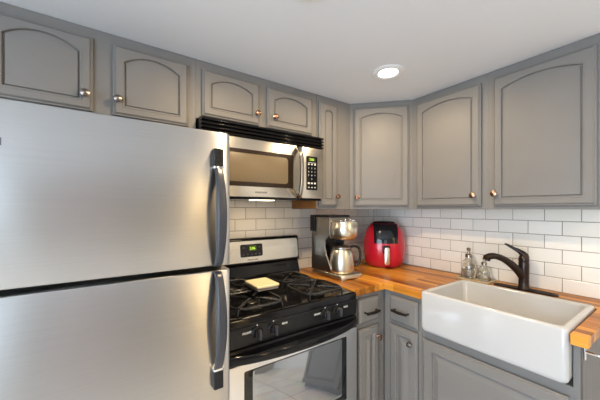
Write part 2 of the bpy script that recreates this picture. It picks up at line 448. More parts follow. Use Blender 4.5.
def pull(parent, x0, x1, z):
    b = BM()
    for x in (x0, x1):
        lathe(b, [(0.006, 0), (0.0065, 0.002), (0.0045, 0.006), (0.0045, 0.020), (0.006, 0.025)], axis((x, -0.0205, z), (0, -1, 0)), 14)
        lathe(b, [(0.0001, -0.006), (0.0075, -0.005), (0.0085, 0.0), (0.0075, 0.005), (0.0001, 0.006)], axis((x, -0.047, z), (1, 0, 0)), 14)
    c = spline([(x0 - 0.004, -0.046, z), (x0 + 0.012, -0.048, z), ((x0 + x1) / 2, -0.052, z), (x1 - 0.012, -0.048, z), (x1 + 0.004, -0.046, z)], 6)
    n = len(c); tube(b, c, [0.0062 + 0.0028 * sin(pi * i / (n - 1)) for i in range(n)], 12)
    return obj('pull_handle', b, PULL, parent)

# ------------------------------------------------------------------ wall cabinets
ZT, ZB = 2.132, 1.372
FZT = 2.087                      # door tops
def top_rail(bm_, pts):
    pass
def body_box(cab, x0, x1, y0, y1, z0, z1):
    b = BM(); box(b, x0, x1, y0, y1, z0, z1)
    return part('body', b, CAB, cab)
S_ = 'grey painted wall cabinet '
# over the refrigerator
c = thing('wall_cabinet', 'short grey two-door wall cabinet above the steel refrigerator, with dark knobs', 'cabinet', (-2.07, -0.15, 1.765), group='grey wall cabinets')
body_box(c, -2.455, -1.6905, -0.305, -0.002, 1.765, ZT)
place_door(c, 'door', (-2.417, -0.3055, 1.780), 0, 0.309, FZT - 1.780, sag=0.040, top=0.072, kn=(0.283, 0.064), km=NICKEL)
place_door(c, 'door', (-2.040, -0.3055, 1.780), 0, 0.313, FZT - 1.780, sag=0.040, top=0.072, kn=(0.018, 0.066), km=NICKEL)
# over the microwave
c = thing('wall_cabinet', 'short grey two-door wall cabinet directly above the microwave', 'cabinet', (-1.305, -0.15, 1.834), group='grey wall cabinets')
body_box(c, -1.6895, -0.9205, -0.305, -0.002, 1.834, ZT)
place_door(c, 'door', (-1.662, -0.3055, 1.849), 0, 0.321, FZT - 1.849, margin=0.044, sag=0.034, top=0.072, kn=(0.303, 0.063), km=COPPER)
place_door(c, 'door', (-1.290, -0.3055, 1.849), 0, 0.328, FZT - 1.849, margin=0.044, sag=0.034, top=0.072, kn=(0.043, 0.063), km=COPPER)
# narrow one right of the microwave
c = thing('wall_cabinet', 'narrow tall grey wall cabinet between the microwave and the angled corner cabinet', 'cabinet', (-0.765, -0.15, ZB), group='grey wall cabinets')
body_box(c, -0.9165, -0.612, -0.305, -0.002, ZB, ZT)
place_door(c, 'door', (-0.904, -0.3055, 1.390), 0, 0.158, FZT - 1.390, margin=0.046, top=0.062, sag=0.012, kn=(0.145, 0.066), km=COPPER)
b = BM(); box(b, -0.9195, -0.9166, -0.303, -0.010, ZB + 0.004, 1.431); sp = part('side_panel', b, CABIN, c); sp['label'] = 'unpainted orange wood side below the microwave'
# angled corner cabinet
c = thing('corner_cabinet', 'angled grey wall cabinet in the corner above the red air fryer', 'cabinet', (-0.3, -0.3, ZB), group='grey wall cabinets')
b = BM(); pl = [(-0.61, -0.002), (-0.61, -0.305), (-0.305, -0.61), (-0.002, -0.61), (-0.002, -0.002)]
loops(b, [[(x, y, ZB) for x, y in pl], [(x, y, ZT) for x, y in pl]]); part('body', b, CAB, c)
u = Vector((0.7071, -0.7071, 0)); nrm = Vector((-0.7071, -0.7071, 0))
p0 = Vector((-0.61, -0.305, 0)) + u * 0.026 + nrm * 0.0005 + Vector((0, 0, 1.390))
place_door(c, 'door', p0, -pi / 4, 0.379, FZT + 0.008 - 1.390, margin=0.048, top=0.078, sag=0.03, kn=(0.023, 0.064), km=COPPER)
# right wall
R90 = -pi / 2
c = thing('wall_cabinet', 'tall grey wall cabinet between the angled corner cabinet and the one above the faucet', 'cabinet', (-0.15, -0.85, ZB), group='grey wall cabinets')
body_box(c, -0.305, -0.002, -1.0798, -0.611, ZB, ZT)
place_door(c, 'door', (-0.3055, -0.646, 1.388), R90, 0.402, FZT - 1.388, margin=0.046, kn=(0.367, 0.062), km=COPPER)
c = thing('wall_cabinet', 'tall grey wall cabinet at the end of the row above the faucet, widest arched door', 'cabinet', (-0.15, -1.3, ZB), group='grey wall cabinets')
body_box(c, -0.305, -0.002, -1.532, -1.0802, ZB, ZT)
place_door(c, 'door', (-0.3055, -1.107, 1.388), R90, 0.396, FZT - 1.388, margin=0.043, kn=(0.013, 0.066), km=COPPER)

# ------------------------------------------------------------------ base cabinets
def base_body(cab, x0, x1, y0, y1, toe):
    b = BM()
    box(b, x0, x1, y0, y1, 0.10, 0.872)
    if toe == 'y': box(b, x0, x1, y0 + 0.07, y1, 0, 0.10)
    else: box(b, x0 + 0.07, x1, y0, y1, 0, 0.10)
    return part('body', b, CAB, cab, bevel=0.001)
c = thing('base_cabinet', 'narrow grey base cabinet between the range and the inside corner of the counter', 'cabinet', (-0.76, -0.3, 0), group='grey base cabinets')
base_body(c, -0.909, -0.6125, -0.610, -0.012, 'y')
d = place_door(c, 'drawer', (-0.852, -0.6105, 0.697), 0, 0.170, 0.147, drawer=True); pull(d, 0.042, 0.138, 0.064)
place_door(c, 'door', (-0.852, -0.6105, 0.115), 0, 0.170, 0.550, margin=0.048, top=0.048, sag=0, raised=True, kn=(0.154, 0.480), km=COPPER)
c = thing('base_cabinet', 'narrow grey base cabinet with drawer and knobbed door directly left of the sink cabinet', 'cabinet', (-0.3, -0.75, 0), group='grey base cabinets')
base_body(c, -0.610, -0.012, -0.869, -0.6125, 'x')
d = place_door(c, 'drawer', (-0.6105, -0.663, 0.690), R90, 0.190, 0.155, drawer=True); pull(d, 0.043, 0.134, 0.075)
place_door(c, 'door', (-0.6105, -0.665, 0.115), R90, 0.186, 0.555, margin=0.048, top=0.048, sag=0, raised=True, kn=(0.150, 0.487), km=NICKEL)
c = thing('sink_cabinet', 'wide grey base cabinet carrying the white farmhouse sink', 'cabinet', (-0.3, -1.19, 0), group='grey base cabinets')
b = BM()
box(b, -0.610, -0.012, -1.506, -0.871, 0.10, 0.700); box(b, -0.54, -0.012, -1.506, -0.871, 0, 0.10)
box(b, -0.610, -0.012, -1.506, -1.486, 0.70, 0.872); box(b, -0.610, -0.012, -0.886, -0.871, 0.70, 0.872); box(b, -0.19, -0.012, -1.486, -0.886, 0.70, 0.872)
part('body', b, CAB, c, bevel=0.001)
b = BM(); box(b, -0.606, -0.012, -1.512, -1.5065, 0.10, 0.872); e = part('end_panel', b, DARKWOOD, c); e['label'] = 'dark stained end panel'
place_door(c, 'door', (-0.6105, -0.882, 0.115), R90, 0.594, 0.545, margin=0.056, top=0.056, sag=0, raised=True)

# ------------------------------------------------------------------ counter, sink, faucet
b = BM()
pl = [(-0.009, -0.009), (-0.909, -0.009), (-0.909, -0.640), (-0.637, -0.640), (-0.637, -0.8865), (-0.205, -0.8865), (-0.205, -1.4865), (-0.655, -1.4865), (-0.655, -1.535), (-0.009, -1.535)]
loops(b, [[(x, y, 0.8735) for x, y in pl], [(x, y, 0.914) for x, y in pl]])
cnt = obj('countertop', b, WOOD, None, bevel=0.0025, angle=30)
cnt['label'] = 'oiled butcher block countertop running around the corner and behind the sink'; cnt['category'] = 'countertop'

b = BM()
def sr(i, z, r): return rrect(-0.660 + i, -0.209 - i, -1.482 + i, -0.890 - i, r, z, 6)
rings = [sr(0.018, 0.7145, 0.02), sr(0.006, 0.718, 0.022), sr(0.001, 0.728, 0.02), sr(0, 0.74, 0.018), sr(0, 0.917, 0.018), sr(0.002, 0.925, 0.017), sr(0.008, 0.929, 0.014), sr(0.016, 0.929, 0.02), sr(0.023, 0.926, 0.024), sr(0.026, 0.918, 0.026),
         sr(0.032, 0.76, 0.034), sr(0.042, 0.74, 0.04), sr(0.07, 0.732, 0.045), sr(0.20, 0.728, 0.01)]
loops(b, rings)
sk = thing('farmhouse_sink', 'white apron front farmhouse sink set into the wooden counter', 'sink', (-0.43, -1.186, 0.7145))
part('basin', b, WHITE, sk, angle=50)
b = BM(); lathe(b, [(0.045, 0.7285), (0.045, 0.7305), (0.036, 0.7315), (0.03, 0.7300), (0.0001, 0.7295)], Matrix.Translation((-0.43, -1.186, 0)), 24); part('drain', b, CHROME, sk)

fx, fy = -0.115, -1.184
f = thing('kitchen_faucet', 'oil-rubbed bronze single lever faucet behind the white sink', 'faucet', (fx, fy, 0.914))
b = BM()
loops(b, [rrect(fx - 0.030 + i, fx + 0.030 - i, fy - 0.150 + i, fy + 0.150 - i, 0.03, z, 6) for i, z in ((0, 0.9145), (0, 0.918), (0.004, 0.922), (0.012, 0.9235))]); part('deck_plate', b, BRONZE, f)
b = BM()
lathe(b, [(0.030, 0.922), (0.030, 0.926), (0.0265, 0.932), (0.0245, 0.96), (0.0245, 1.01), (0.0255, 1.04), (0.0255, 1.066), (0.024, 1.071), (0.024, 1.074), (0.0255, 1.078), (0.025, 1.092), (0.021, 1.105), (0.012, 1.113), (0.0001, 1.115)], Matrix.Translation((fx, fy, 0)), 28); part('body', b, BRONZE, f)
tip = Vector((-0.292, -1.062, 1.068)); d2 = (tip - Vector((fx, fy, 1.072))); d2.z = 0
def fp(s, z): return Vector((fx, fy, 0)) + d2 * s + Vector((0, 0, z))
c_ = spline([fp(0.02, 0.985), fp(0.14, 1.02), fp(0.34, 1.060), fp(0.55, 1.090), fp(0.75, 1.105), fp(0.90, 1.104), fp(1.02, 1.096)], 8)
b = BM(); tube(b, c_, lerp_list([0.022, 0.0215, 0.0195, 0.0175, 0.017, 0.0185, 0.0155], 8), 18); part('spout', b, BRONZE, f)
b = BM(); tube(b, [fp(0.945, 1.092), fp(0.955, 1.078)], [0.0135, 0.0125], 16); part('spray_nozzle', b, BLACKP, f)
ld = Vector((-0.032, 0.080, 0))
lp = lambda s, z: Vector((fx, fy, 0)) + ld * s + Vector((0, 0, z))
c_ = spline([lp(-0.05, 1.085), lp(-0.02, 1.108), lp(0.22, 1.130), lp(0.55, 1.147), lp(0.85, 1.163), lp(1.02, 1.170)], 8)
b = BM(); tube(b, c_, lerp_list([0.021, 0.0205, 0.013, 0.0085, 0.0072, 0.005], 8), 14); part('lever', b, BRONZE, f)

# tray with two soap dispensers
tr = BM(); loops(tr, [rrect(-0.165 + i, -0.035 - i, -1.022 + i, -0.828 - i, 0.012, z, 4) for i, z in ((0.002, 0.9143), (0, 0.916), (0, 0.9235), (0.003, 0.926), (0.008, 0.926), (0.010, 0.921))])
tr = obj('soap_tray', tr, TRAY, None, origin=(-0.1, -0.925, 0.9143)); tr.location = (-0.1, -0.925, 0.9143)
tr['label'] = 'small tan tray under the glass soap dispensers behind the sink'; tr['category'] = 'tray'

def dispenser(loc, s, label):
    t = thing('soap_dispenser', label, 'soap dispenser', loc, group='glass soap dispensers')
    sc = lambda P: [(r * s, z * s) for r, z in P]
    b = BM(); lathe(b, sc([(0.030, 0.0), (0.038, 0.002), (0.040, 0.007), (0.040, 0.072), (0.036, 0.090), (0.024, 0.104), (0.015, 0.112), (0.0145, 0.122),
                           (0.0115, 0.122), (0.0120, 0.112), (0.021, 0.102), (0.033, 0.088), (0.037, 0.072), (0.037, 0.010), (0.034, 0.005), (0.0001, 0.005)]), None, 32); obj('bottle', b, GLASS, t)
    b = BM(); lathe(b, sc([(0.0001, 0.0055), (0.0335, 0.0055), (0.0365, 0.0105), (0.0365, 0.054), (0.0001, 0.054)]), None, 32); q = obj('liquid', b, SOAP, t); q['label'] = 'clear soap inside the bottle'
    b = BM(); lathe(b, sc([(0.0185, 0.119), (0.0185, 0.135), (0.016, 0.139), (0.0065, 0.141), (0.0065, 0.158), (0.0105, 0.160), (0.0105, 0.172), (0.007, 0.175), (0.0001, 0.176)]), None, 20)
    dv = Vector((-0.88, -0.48, 0)); tube(b, [dv * 0.004 * s + Vector((0, 0, 0.168 * s)), dv * 0.030 * s + Vector((0, 0, 0.168 * s)), dv * 0.040 * s + Vector((0, 0, 0.160 * s))], [0.0048 * s, 0.0042 * s, 0.0036 * s], 10)
    obj('pump', b, DCHROME, t)
    b = BM(); cyl(b, (0, 0, 0.012 * s), (0, 0, 0.118 * s), 0.0025 * s, n=8); obj('dip_tube', b, TRIMW, t)
    return t
dispenser((-0.100, -0.884, 0.9212), 1.12, 'taller clear glass soap dispenser, further from the faucet, on the tan tray')
dispenser((-0.105, -0.977, 0.9212), 0.84, 'shorter clear glass soap dispenser next to the faucet on the tan tray')

# towel rail on the end of the cabinet run
t = thing('towel_rail', 'chrome towel rail on the dark end panel under the counter end', 'towel rail', (-0.40, -1.512, 0.84))
b = BM()
b.free()
for x in (-0.588, -0.16):
    b = BM(); box(b, x - 0.010, x + 0.010, -1.5165, -1.5125, 0.808, 0.868); part('mounting_plate', b, CHROME, t, bevel=0.002)
b = BM(); tube(b, spline([(-0.588, -1.515, 0.838), (-0.588, -1.540, 0.838), (-0.586, -1.556, 0.838), (-0.574, -1.562, 0.838), (-0.48, -1.562, 0.838), (-0.27, -1.562, 0.838), (-0.174, -1.562, 0.838), (-0.162, -1.556, 0.838), (-0.160, -1.540, 0.838), (-0.160, -1.515, 0.838)], 5), 0.0055, 12)
part('rail', b, CHROME, t)

# ------------------------------------------------------------------ refrigerator
FX0, FX1, FYD = -2.455, -1.690, -0.800
fr = thing('refrigerator', 'stainless steel top-freezer refrigerator with charcoal handles beside the range', 'refrigerator', (-2.08, -0.4, 0))
b = BM(); box(b, FX0 + 0.004, FX1 - 0.004, -0.705, -0.035, 0.02, 1.632); part('body', b, HANDLEG, fr, bevel=0.004)
b = BM(); box(b, FX0 + 0.01, FX1 - 0.01, -0.722, -0.7055, 0.06, 1.61); part('door_gasket', b, BLACKP, fr)
def fridge_door(z0, z1):
    """gently crowned door with rounded vertical edges"""
    def prof(x, ins):
        s = (x - (FX0 + FX1) / 2) / ((FX1 - FX0) / 2); s = max(-1, min(1, s))
        d = 0.006 * (max(0, abs(s) - 0.86) / 0.14) ** 2
        e = (1 - abs(s)) * (FX1 - FX0) / 2; r = 0.012
        if e < r: d += r - math.sqrt(max(0, r * r - (r - e) ** 2))
        return FYD + d + ins
    n = 72; xs = []
    for k in range(n + 1):
        t = -1 + 2 * k / n; xs.append((FX0 + FX1) / 2 + (FX1 - FX0) / 2 * (sin(t * pi / 2) * 0.5 + t * 0.5 if abs(t) < 1 else t))
    def ring(z, ins): return [(max(FX0 + ins, min(FX1 - ins, x)), prof(x, ins), z) for x in xs] + [(FX1 - ins, -0.7225, z), (FX0 + ins, -0.7225, z)]
    b = BM(); loops(b, [ring(z0, 0.006), ring(z0 + 0.002, 0.002), ring(z0 + 0.006, 0), ring(z1 - 0.006, 0), ring(z1 - 0.002, 0.002), ring(z1, 0.006)])
    return b
du = part('freezer_door', fridge_door(1.173, 1.643), FRIDGE, fr, angle=30)
dl = part('fridge_door', fridge_door(0.055, 1.157), FRIDGE, fr, angle=30)
def fridge_handle(door, z_cap, z_band, z_end):
    """bowed handle; black socket at the far end, chrome ring, flattened at the door split"""
    sgn = 1 if z_cap > z_end else -1
    x = -1.744; yb = FYD + 0.004
    h = obj('handle', BM(), HANDLEG, door); h.parent = door
    N_ = 28; b = BM(); rings = []
    for k in range(N_ + 1):
        t = k / N_; z = z_band + (z_end - z_band) * t
        wd = 0.0125 + 0.0050 * sin(pi * min(1, t * 1.02)) ** 1.2
        bow = 0.014 + 0.042 * sin(pi * t) ** 0.6
        dep = 0.016
        y1 = yb - bow
        if t > 0.97: y1 = yb - 0.012; wd = 0.013
        rr = [(p[0], p[1], z) for p in rrect(x - wd, x + wd, y1 - dep, y1 + dep * 0.5, min(wd, dep) * 0.6, 0, 4)]
        rings.append(rr)
    loops(b, rings)
    me = bpy.data.meshes.new('handle'); bmesh.ops.translate(b, verts=b.verts, vec=-wpos(door)); bmesh.ops.recalc_face_normals(b, faces=b.faces); b.to_mesh(me); b.free()
    me.materials.append(HANDLEG)
    for p in me.polygons: p.use_smooth = True
    me.set_sharp_from_angle(angle=radians(45)); h.data = me
    b = BM(); lo, hi = sorted((z_cap, z_band - sgn * -0.004)); loops(b, [rrect(x - 0.0165, x + 0.0165, yb - 0.032, yb, 0.005, z, 4) for z in (lo, hi)]); q = part('handle_socket', b, BLACKP, door)
    b = BM(); lo, hi = sorted((z_band - 0.0035, z_band + 0.0035)); loops(b, [rrect(x - 0.0178, x + 0.0178, yb - 0.0335, yb + 0.001, 0.006, z, 4) for z in (lo, hi)]); part('handle_ring', b, CHROME, door)
fridge_handle(du, 1.578, 1.514, 1.176)
fridge_handle(dl, 0.757, 0.823, 1.154)
b = BM(); box(b, -2.345, -2.271, -0.8010, -0.793, 1.527, 1.546); part('badge', b, BADGE, du)

# ------------------------------------------------------------------ microwave
mw = thing('microwave_oven', 'stainless over-the-range microwave with brown window above the gas range', 'microwave', (-1.3, -0.2, 1.436))
MX0, MX1, MY = -1.682, -0.922, -0.385
b = BM(); box(b, MX0, MX1, -0.352, -0.0125, 1.436, 1.832); part('housing', b, BLACKP, mw, bevel=0.002)
b = BM(); box(b, MX0 + 0.01, MX1 - 0.01, -0.372, -0.03, 1.424, 1.4355); part('underside_grille', b, BLACK, mw)
b = BM(); box(b, -1.37, -1.23, -0.30, -0.24, 1.4215, 1.4238); part('cooktop_lamp', b, TASKG, mw)
tl_ = bpy.data.lights.new('cooktop_lamp_beam', 'AREA'); tl_.shape = 'RECTANGLE'; tl_.size = 0.14; tl_.size_y = 0.06; tl_.energy = 0.6; tl_.color = (1.0, 0.74, 0.45)
to_ = bpy.data.objects.new('cooktop_lamp_beam', tl_); COL.objects.link(to_); to_.parent = mw; to_.location = Vector((-1.30, -0.27, 1.4205)) - wpos(mw)
b = BM()                                                    # vent strip across the top
z = 1.752
box(b, MX0, MX1, -0.362, -0.3525, 1.752, 1.828)
for k in range(4):
    zz = 1.7525 + k * 0.0192; hgt = 0.0145
    loops(b, [[(x, y, z_) for y, z_ in ((-0.363, zz), (-0.386 - 0.0, zz + 0.002), (-0.389, zz + 0.006), (-0.382, zz + hgt), (-0.363, zz + hgt))] for x in (MX0, MX1)])
part('vent_grille', b, BLACK, mw, bevel=0.001, angle=30)
b = BM(); rslab(b, MX0, -1.0945, 1.437, 1.749, MY, -0.353, 0.006, 0.004); md = part('door', b, STEEL, mw)
b = BM(); rslab(b, -1.0915, MX1, 1.437, 1.749, MY, -0.353, 0.006, 0.004); mp_ = part('control_panel', b, STEEL, mw)
b = BM(); rslab(b, -1.632, -1.152, 1.493, 1.690, MY - 0.0015, MY + 0.002, 0.003, 0.001); part('window_frame', b, MWFRAME, md)
b = BM(); rslab(b, -1.606, -1.190, 1.517, 1.668, MY - 0.0025, MY, 0.018, 0.0008, 8); part('window_screen', b, MWGLASS, md)
hx = -1.122
b = BM()
c_ = spline([(hx, MY - 0.002, 1.736), (hx, MY - 0.022, 1.722), (hx, MY - 0.040, 1.680), (hx, MY - 0.047, 1.592), (hx, MY - 0.040, 1.505), (hx, MY - 0.022, 1.462), (hx, MY - 0.002, 1.448)], 8)
tube(b, c_, lerp_list([0.015, 0.0155, 0.013, 0.0115, 0.013, 0.0155, 0.015], 8), 16, sx=1.0); part('handle', b, DCHROME, md)
b = BM(); rslab(b, -1.057, -0.972, 1.489, 1.697, MY - 0.0015, MY + 0.002, 0.004, 0.001); kp = part('keypad', b, BLACK, mp_)
b = BM(); box(b, -1.042, -0.990, MY - 0.0021, MY - 0.001, 1.668, 1.688); part('display', b, LEDBG, mp_)
text('display_digits', '2:06', 0.019, (-1.034, MY - 0.0024, 1.6715), FACE_FRONT, GREEN, mp_)
def key(x0, x1, z0, z1):
    b = BM(); box(b, x0, x1, MY - 0.0021, MY - 0.001, z0, z1); part('key', b, LETTERW, mp_)
for i in range(3):
    key(-1.046 + i * 0.024, -1.034 + i * 0.024, 1.643, 1.651)
    key(-1.047 + i * 0.024, -1.033 + i * 0.024, 1.526, 1.536)
    key(-1.045 + i * 0.024, -1.035 + i * 0.024, 1.502, 1.508)
key(-1.045, -0.984, 1.656, 1.6585)
for r_, row in enumerate(('123', '456', '789', ' 0 ')):
    for k, ch in enumerate(row):
        if ch != ' ': text('key_digit', ch, 0.012, (-1.0405 + k * 0.024, MY - 0.0018, 1.620 - r_ * 0.0225), FACE_FRONT, LETTERW, mp_, 'CENTER')
text('lettering', 'FRIGIDAIRE', 0.0125, (-1.363, MY - 0.0002, 1.4585), FACE_FRONT, LETTER, md, 'CENTER', 1.15)

# ------------------------------------------------------------------ gas range
RX0, RX1 = -1.672, -0.912
rg = thing('gas_range', 'black and stainless gas range between the refrigerator and the corner counter', 'stove', (-1.3, -0.33, 0))
b = BM(); box(b, RX0 + 0.004, RX1 - 0.004, -0.618, -0.03, 0.02, 0.874); part('body', b, BLACK, rg, bevel=0.003)
# cooktop with a raised lip and sunken well
b = BM()
def cr(i, z, r): return rrect(RX0 + i, RX1 - i, -0.668 + i, -0.105 - i, r, z, 4)
loops(b, [cr(0, 0.875, 0.012), cr(0, 0.898, 0.012), cr(0.003, 0.906, 0.012), cr(0.010, 0.909, 0.012), cr(0.030, 0.909, 0.02), cr(0.040, 0.905, 0.025), cr(0.055, 0.900, 0.03), cr(0.2, 0.902, 0.03)])
part('cooktop', b, BLACK, rg, angle=40)
b = BM(); lathe(b, [(0.075, 0.901), (0.07, 0.9045), (0.045, 0.9075), (0.0001, 0.9085)], Matrix.Translation((-1.30, -0.52, 0)), 28)
BX, BY = (-1.49, -1.11), (-0.53, -0.26)
for x in BX:
    for y in BY:
        b = BM(); lathe(b, [(0.055, 0.9005), (0.058, 0.903), (0.040, 0.905), (0.038, 0.916), (0.044, 0.9165), (0.044, 0.919), (0.034, 0.9195), (0.034, 0.9255), (0.030, 0.928), (0.0001, 0.9285)], Matrix.Translation((x, y, 0)), 24)
        part('burner', b, IRON, rg)
        b = BM(); zt = 0.941; hw = 0.122 if y < -0.4 else 0.112
        fr_ = rrect(x - hw, x + hw, y - hw + 0.004, y + hw - 0.004, 0.06, zt, 5)
        tube(b, fr_, 0.0066, 8, closed=True)
        for a in range(4):
            an = pi / 4 + a * pi / 2
            dx, dy = cos(an), sin(an)
            rc = hw * 1.23
            tube(b, [(x + dx * 0.022, y + dy * 0.022, zt + 0.004), (x + dx * 0.05, y + dy * 0.05, zt + 0.005), (x + dx * rc * 0.8, y + dy * rc * 0.8, zt + 0.003), (x + dx * rc, y + dy * rc, zt)], 0.0062, 8)
            tube(b, [(x + dx * rc, y + dy * rc, zt), (x + dx * (rc + 0.006), y + dy * (rc + 0.006), zt - 0.02), (x + dx * (rc + 0.004), y + dy * (rc + 0.004), 0.9025)], 0.005, 8)
        part('burner_grate', b, IRON, rg)
# slanted control strip
b = BM(); loops(b, [[(x, -0.621, 0.874), (x, -0.663, 0.874), (x, -0.668, 0.868), (x, -0.662, 0.786), (x, -0.621, 0.786)] for x in (RX0, RX1)]); cs = part('control_strip', b, BLACKP, rg, bevel=0.003)
for i, x in enumerate((-1.523, -1.443, -1.143, -1.060)):
    b = BM(); M = axis((x, -0.6655, 0.836), (0, -1, 0.05))
    lathe(b, [(0.027, 0), (0.027, 0.002), (0.021, 0.006), (0.0195, 0.022), (0.017, 0.025), (0.0001, 0.026)], M, 24)
    c2 = BM()
    k = obj('control_knob', b, BLACKP, cs, origin=wpos(cs))
    rb = BM(); rslab(rb, x - 0.0055, x + 0.0055, 0.815, 0.857, -0.703, -0.690, 0.004, 0.002); part('knob_grip', rb, HANDLEG, k)
    text('knob_marks', '\u2022', 0.02, (x - 0.004, -0.6685, 0.862), FACE_FRONT, LETTERW, cs)
for s, x, al in (('FRONT', -1.551, 'RIGHT'), ('REAR', -1.399, 'LEFT'), ('FRONT', -1.173, 'RIGHT'), ('REAR', -1.015, 'LEFT')):
    text('lettering', s, 0.0125, (x, -0.6690, 0.842), FACE_FRONT, LETTERW, cs, al)
# oven door: stainless frame, black top, mirror window, bowed black handle
b = BM(); rslab(b, RX0 + 0.002, RX1 - 0.002, 0.225, 0.782, -0.648, -0.6185, 0.004, 0.003); part('door_backing', b, BLACKP, rg)
b = BM(); rslab(b, RX0 + 0.002, RX1 - 0.002, 0.228, 0.714, -0.667, -0.6485, 0.005, 0.004); od = part('oven_door', b, RSTEEL, rg)
b = BM(); rslab(b, RX0 + 0.002, RX1 - 0.002, 0.7145, 0.781, -0.665, -0.6485, 0.003, 0.002); part('door_top', b, BLACK, rg)
b = BM(); rslab(b, -1.583, -0.993, 0.342, 0.684, -0.6690, -0.666, 0.008, 0.001); part('window_border', b, DGLASS, od)
b = BM(); rslab(b, -1.545, -1.028, 0.375, 0.680, -0.6698, -0.668, 0.012, 0.0004); part('oven_window', b, OVENG, od)
b = BM()
c_ = []
N_ = 30; rings = []
for k in range(N_ + 1):
    t = k / N_; x = RX0 + 0.006 + (RX1 - RX0 - 0.012) * t
    bow = 0.052 * (1 - (2 * t - 1) ** 2) ** 0.75; y = -0.667 - bow
    zc = 0.748 - 0.006 * (1 - (2 * t - 1) ** 2); hh = 0.019
    rings.append([(x, y - 0.007 * sin(a), zc + hh * cos(a)) for a in [2 * pi * q / 14 for q in range(14)]])
loops(b, rings); part('oven_handle', b, BLACK, rg)
b = BM(); rslab(b, RX0 + 0.002, RX1 - 0.002, 0.06, 0.22, -0.664, -0.6185, 0.005, 0.003); part('drawer', b, STEEL, rg)
# backguard
b = BM()
prof = [(-0.030, 0.874), (-0.104, 0.874), (-0.104, 0.935), (-0.086, 0.985), (-0.082, 1.008), (-0.100, 1.016), (-0.098, 1.03), (-0.080, 1.172), (-0.070, 1.182), (-0.030, 1.182)]
loops(b, [[(x, y, z_) for y, z_ in prof] for x in (RX0, RX1)]); bg = part('backguard', b, BLACK, rg, bevel=0.006, seg=3)
b = BM()
n_ = Vector((0, -0.142, 0.018 - 0.0)).normalized()
def bgp(x, s, off):   # s 0..1 from the low edge to the high edge of the stainless face
    z_ = 1.030 + (1.166 - 1.030) * s; y_ = -0.098 + (z_ - 1.03) / 0.142 * 0.018
    return (x, y_ - off, z_)
def bslab(b, x0, x1, s0, s1, o0, o1, r, n=4):
    H = 0.136
    q = rrect(x0, x1, s0 * H, s1 * H, r, 0, n)
    loops(b, [[bgp(p[0], p[1] / H, o) for p in q] for o in (o0, o1)])
bslab(b, RX0 + 0.012, RX1 - 0.012, 0.0, 0.98, -0.003, 0.002, 0.016); fc = part('fascia', b, STEEL, bg)
b = BM(); bslab(b, -1.362, -1.206, 0.24, 0.83, 0.001, 0.0035, 0.010); part('clock_panel', b, BLACKP, bg)
b = BM(); bslab(b, -1.302, -1.250, 0.52, 0.76, 0.003, 0.0040, 0.002); part('display', b, LEDBG, bg)
tl = math.atan2(0.018, 0.142)
text('display_digits', '2:06', 0.022, Vector(bgp(-1.297, 0.58, 0.0045)), (pi / 2 - tl, 0, 0), GREEN, bg)
for i in range(5): b = BM(); bslab(b, -1.348 + i * 0.028, -1.334 + i * 0.028, 0.33, 0.38, 0.003, 0.0038, 0.001, 2); part('clock_button', b, HANDLEG, bg)
for x in (-1.345, -1.235): b = BM(); bslab(b, x, x + 0.014, 0.64, 0.70, 0.003, 0.0038, 0.001, 2); part('clock_button', b, HANDLEG, bg)
text('lettering', 'FRIGIDAIRE', 0.0135, Vector(bgp(-1.278, 0.06, 0.0021)), (pi / 2 - tl, 0, 0), LETTER, bg, 'CENTER', 1.1)

# cream block resting on the grates
sr_ = thing('spoon_rest', 'flat square cream-topped block lying on the stove grates', 'spoon rest', (-1.370, -0.408, 0.9530))
def rb_(z0, z1, i): 
    b = BM(); loops(b, [rrect(-0.066 + i, 0.066 - i, -0.080 + i, 0.080 - i, 0.008, z, 4) for z in (z0, z1)]); return b
obj('base', rb_(0.0, 0.012, 0.004), GREYP, sr_)
b = BM(); loops(b, [rrect(-0.066 + i, 0.066 - i, -0.080 + i, 0.080 - i, 0.009, z, 4) for i, z in ((0.003, 0.0122), (0, 0.015), (0, 0.022), (0.003, 0.0255), (0.012, 0.0258), (0.016, 0.0248))]); obj('top', b, CREAM, sr_)

# ------------------------------------------------------------------ coffee maker
cm = thing('coffee_maker', 'silver drip coffee maker with thermal carafe on the counter beside the range', 'coffee maker', (-0.775, -0.30, 0.9145))
X0, X1, Y0, Y1, ZC = -0.840, -0.654, -0.472, -0.150, 0.9145
b = BM(); loops(b, [rrect(X0 + i, X1 - i, Y0 + i, Y1 - i, 0.025, z, 6) for i, z in ((0.002, ZC + 0.006), (0, ZC + 0.008), (0, ZC + 0.026), (0.003, ZC + 0.031), (0.01, ZC + 0.032))])
for x, y in ((X0 + 0.03, Y0 + 0.03), (X1 - 0.03, Y0 + 0.03), (X0 + 0.03, Y1 - 0.03), (X1 - 0.03, Y1 - 0.03)): cyl(b, (x, y, ZC), (x, y, ZC + 0.009), 0.026)
part('base', b, SILVER, cm)
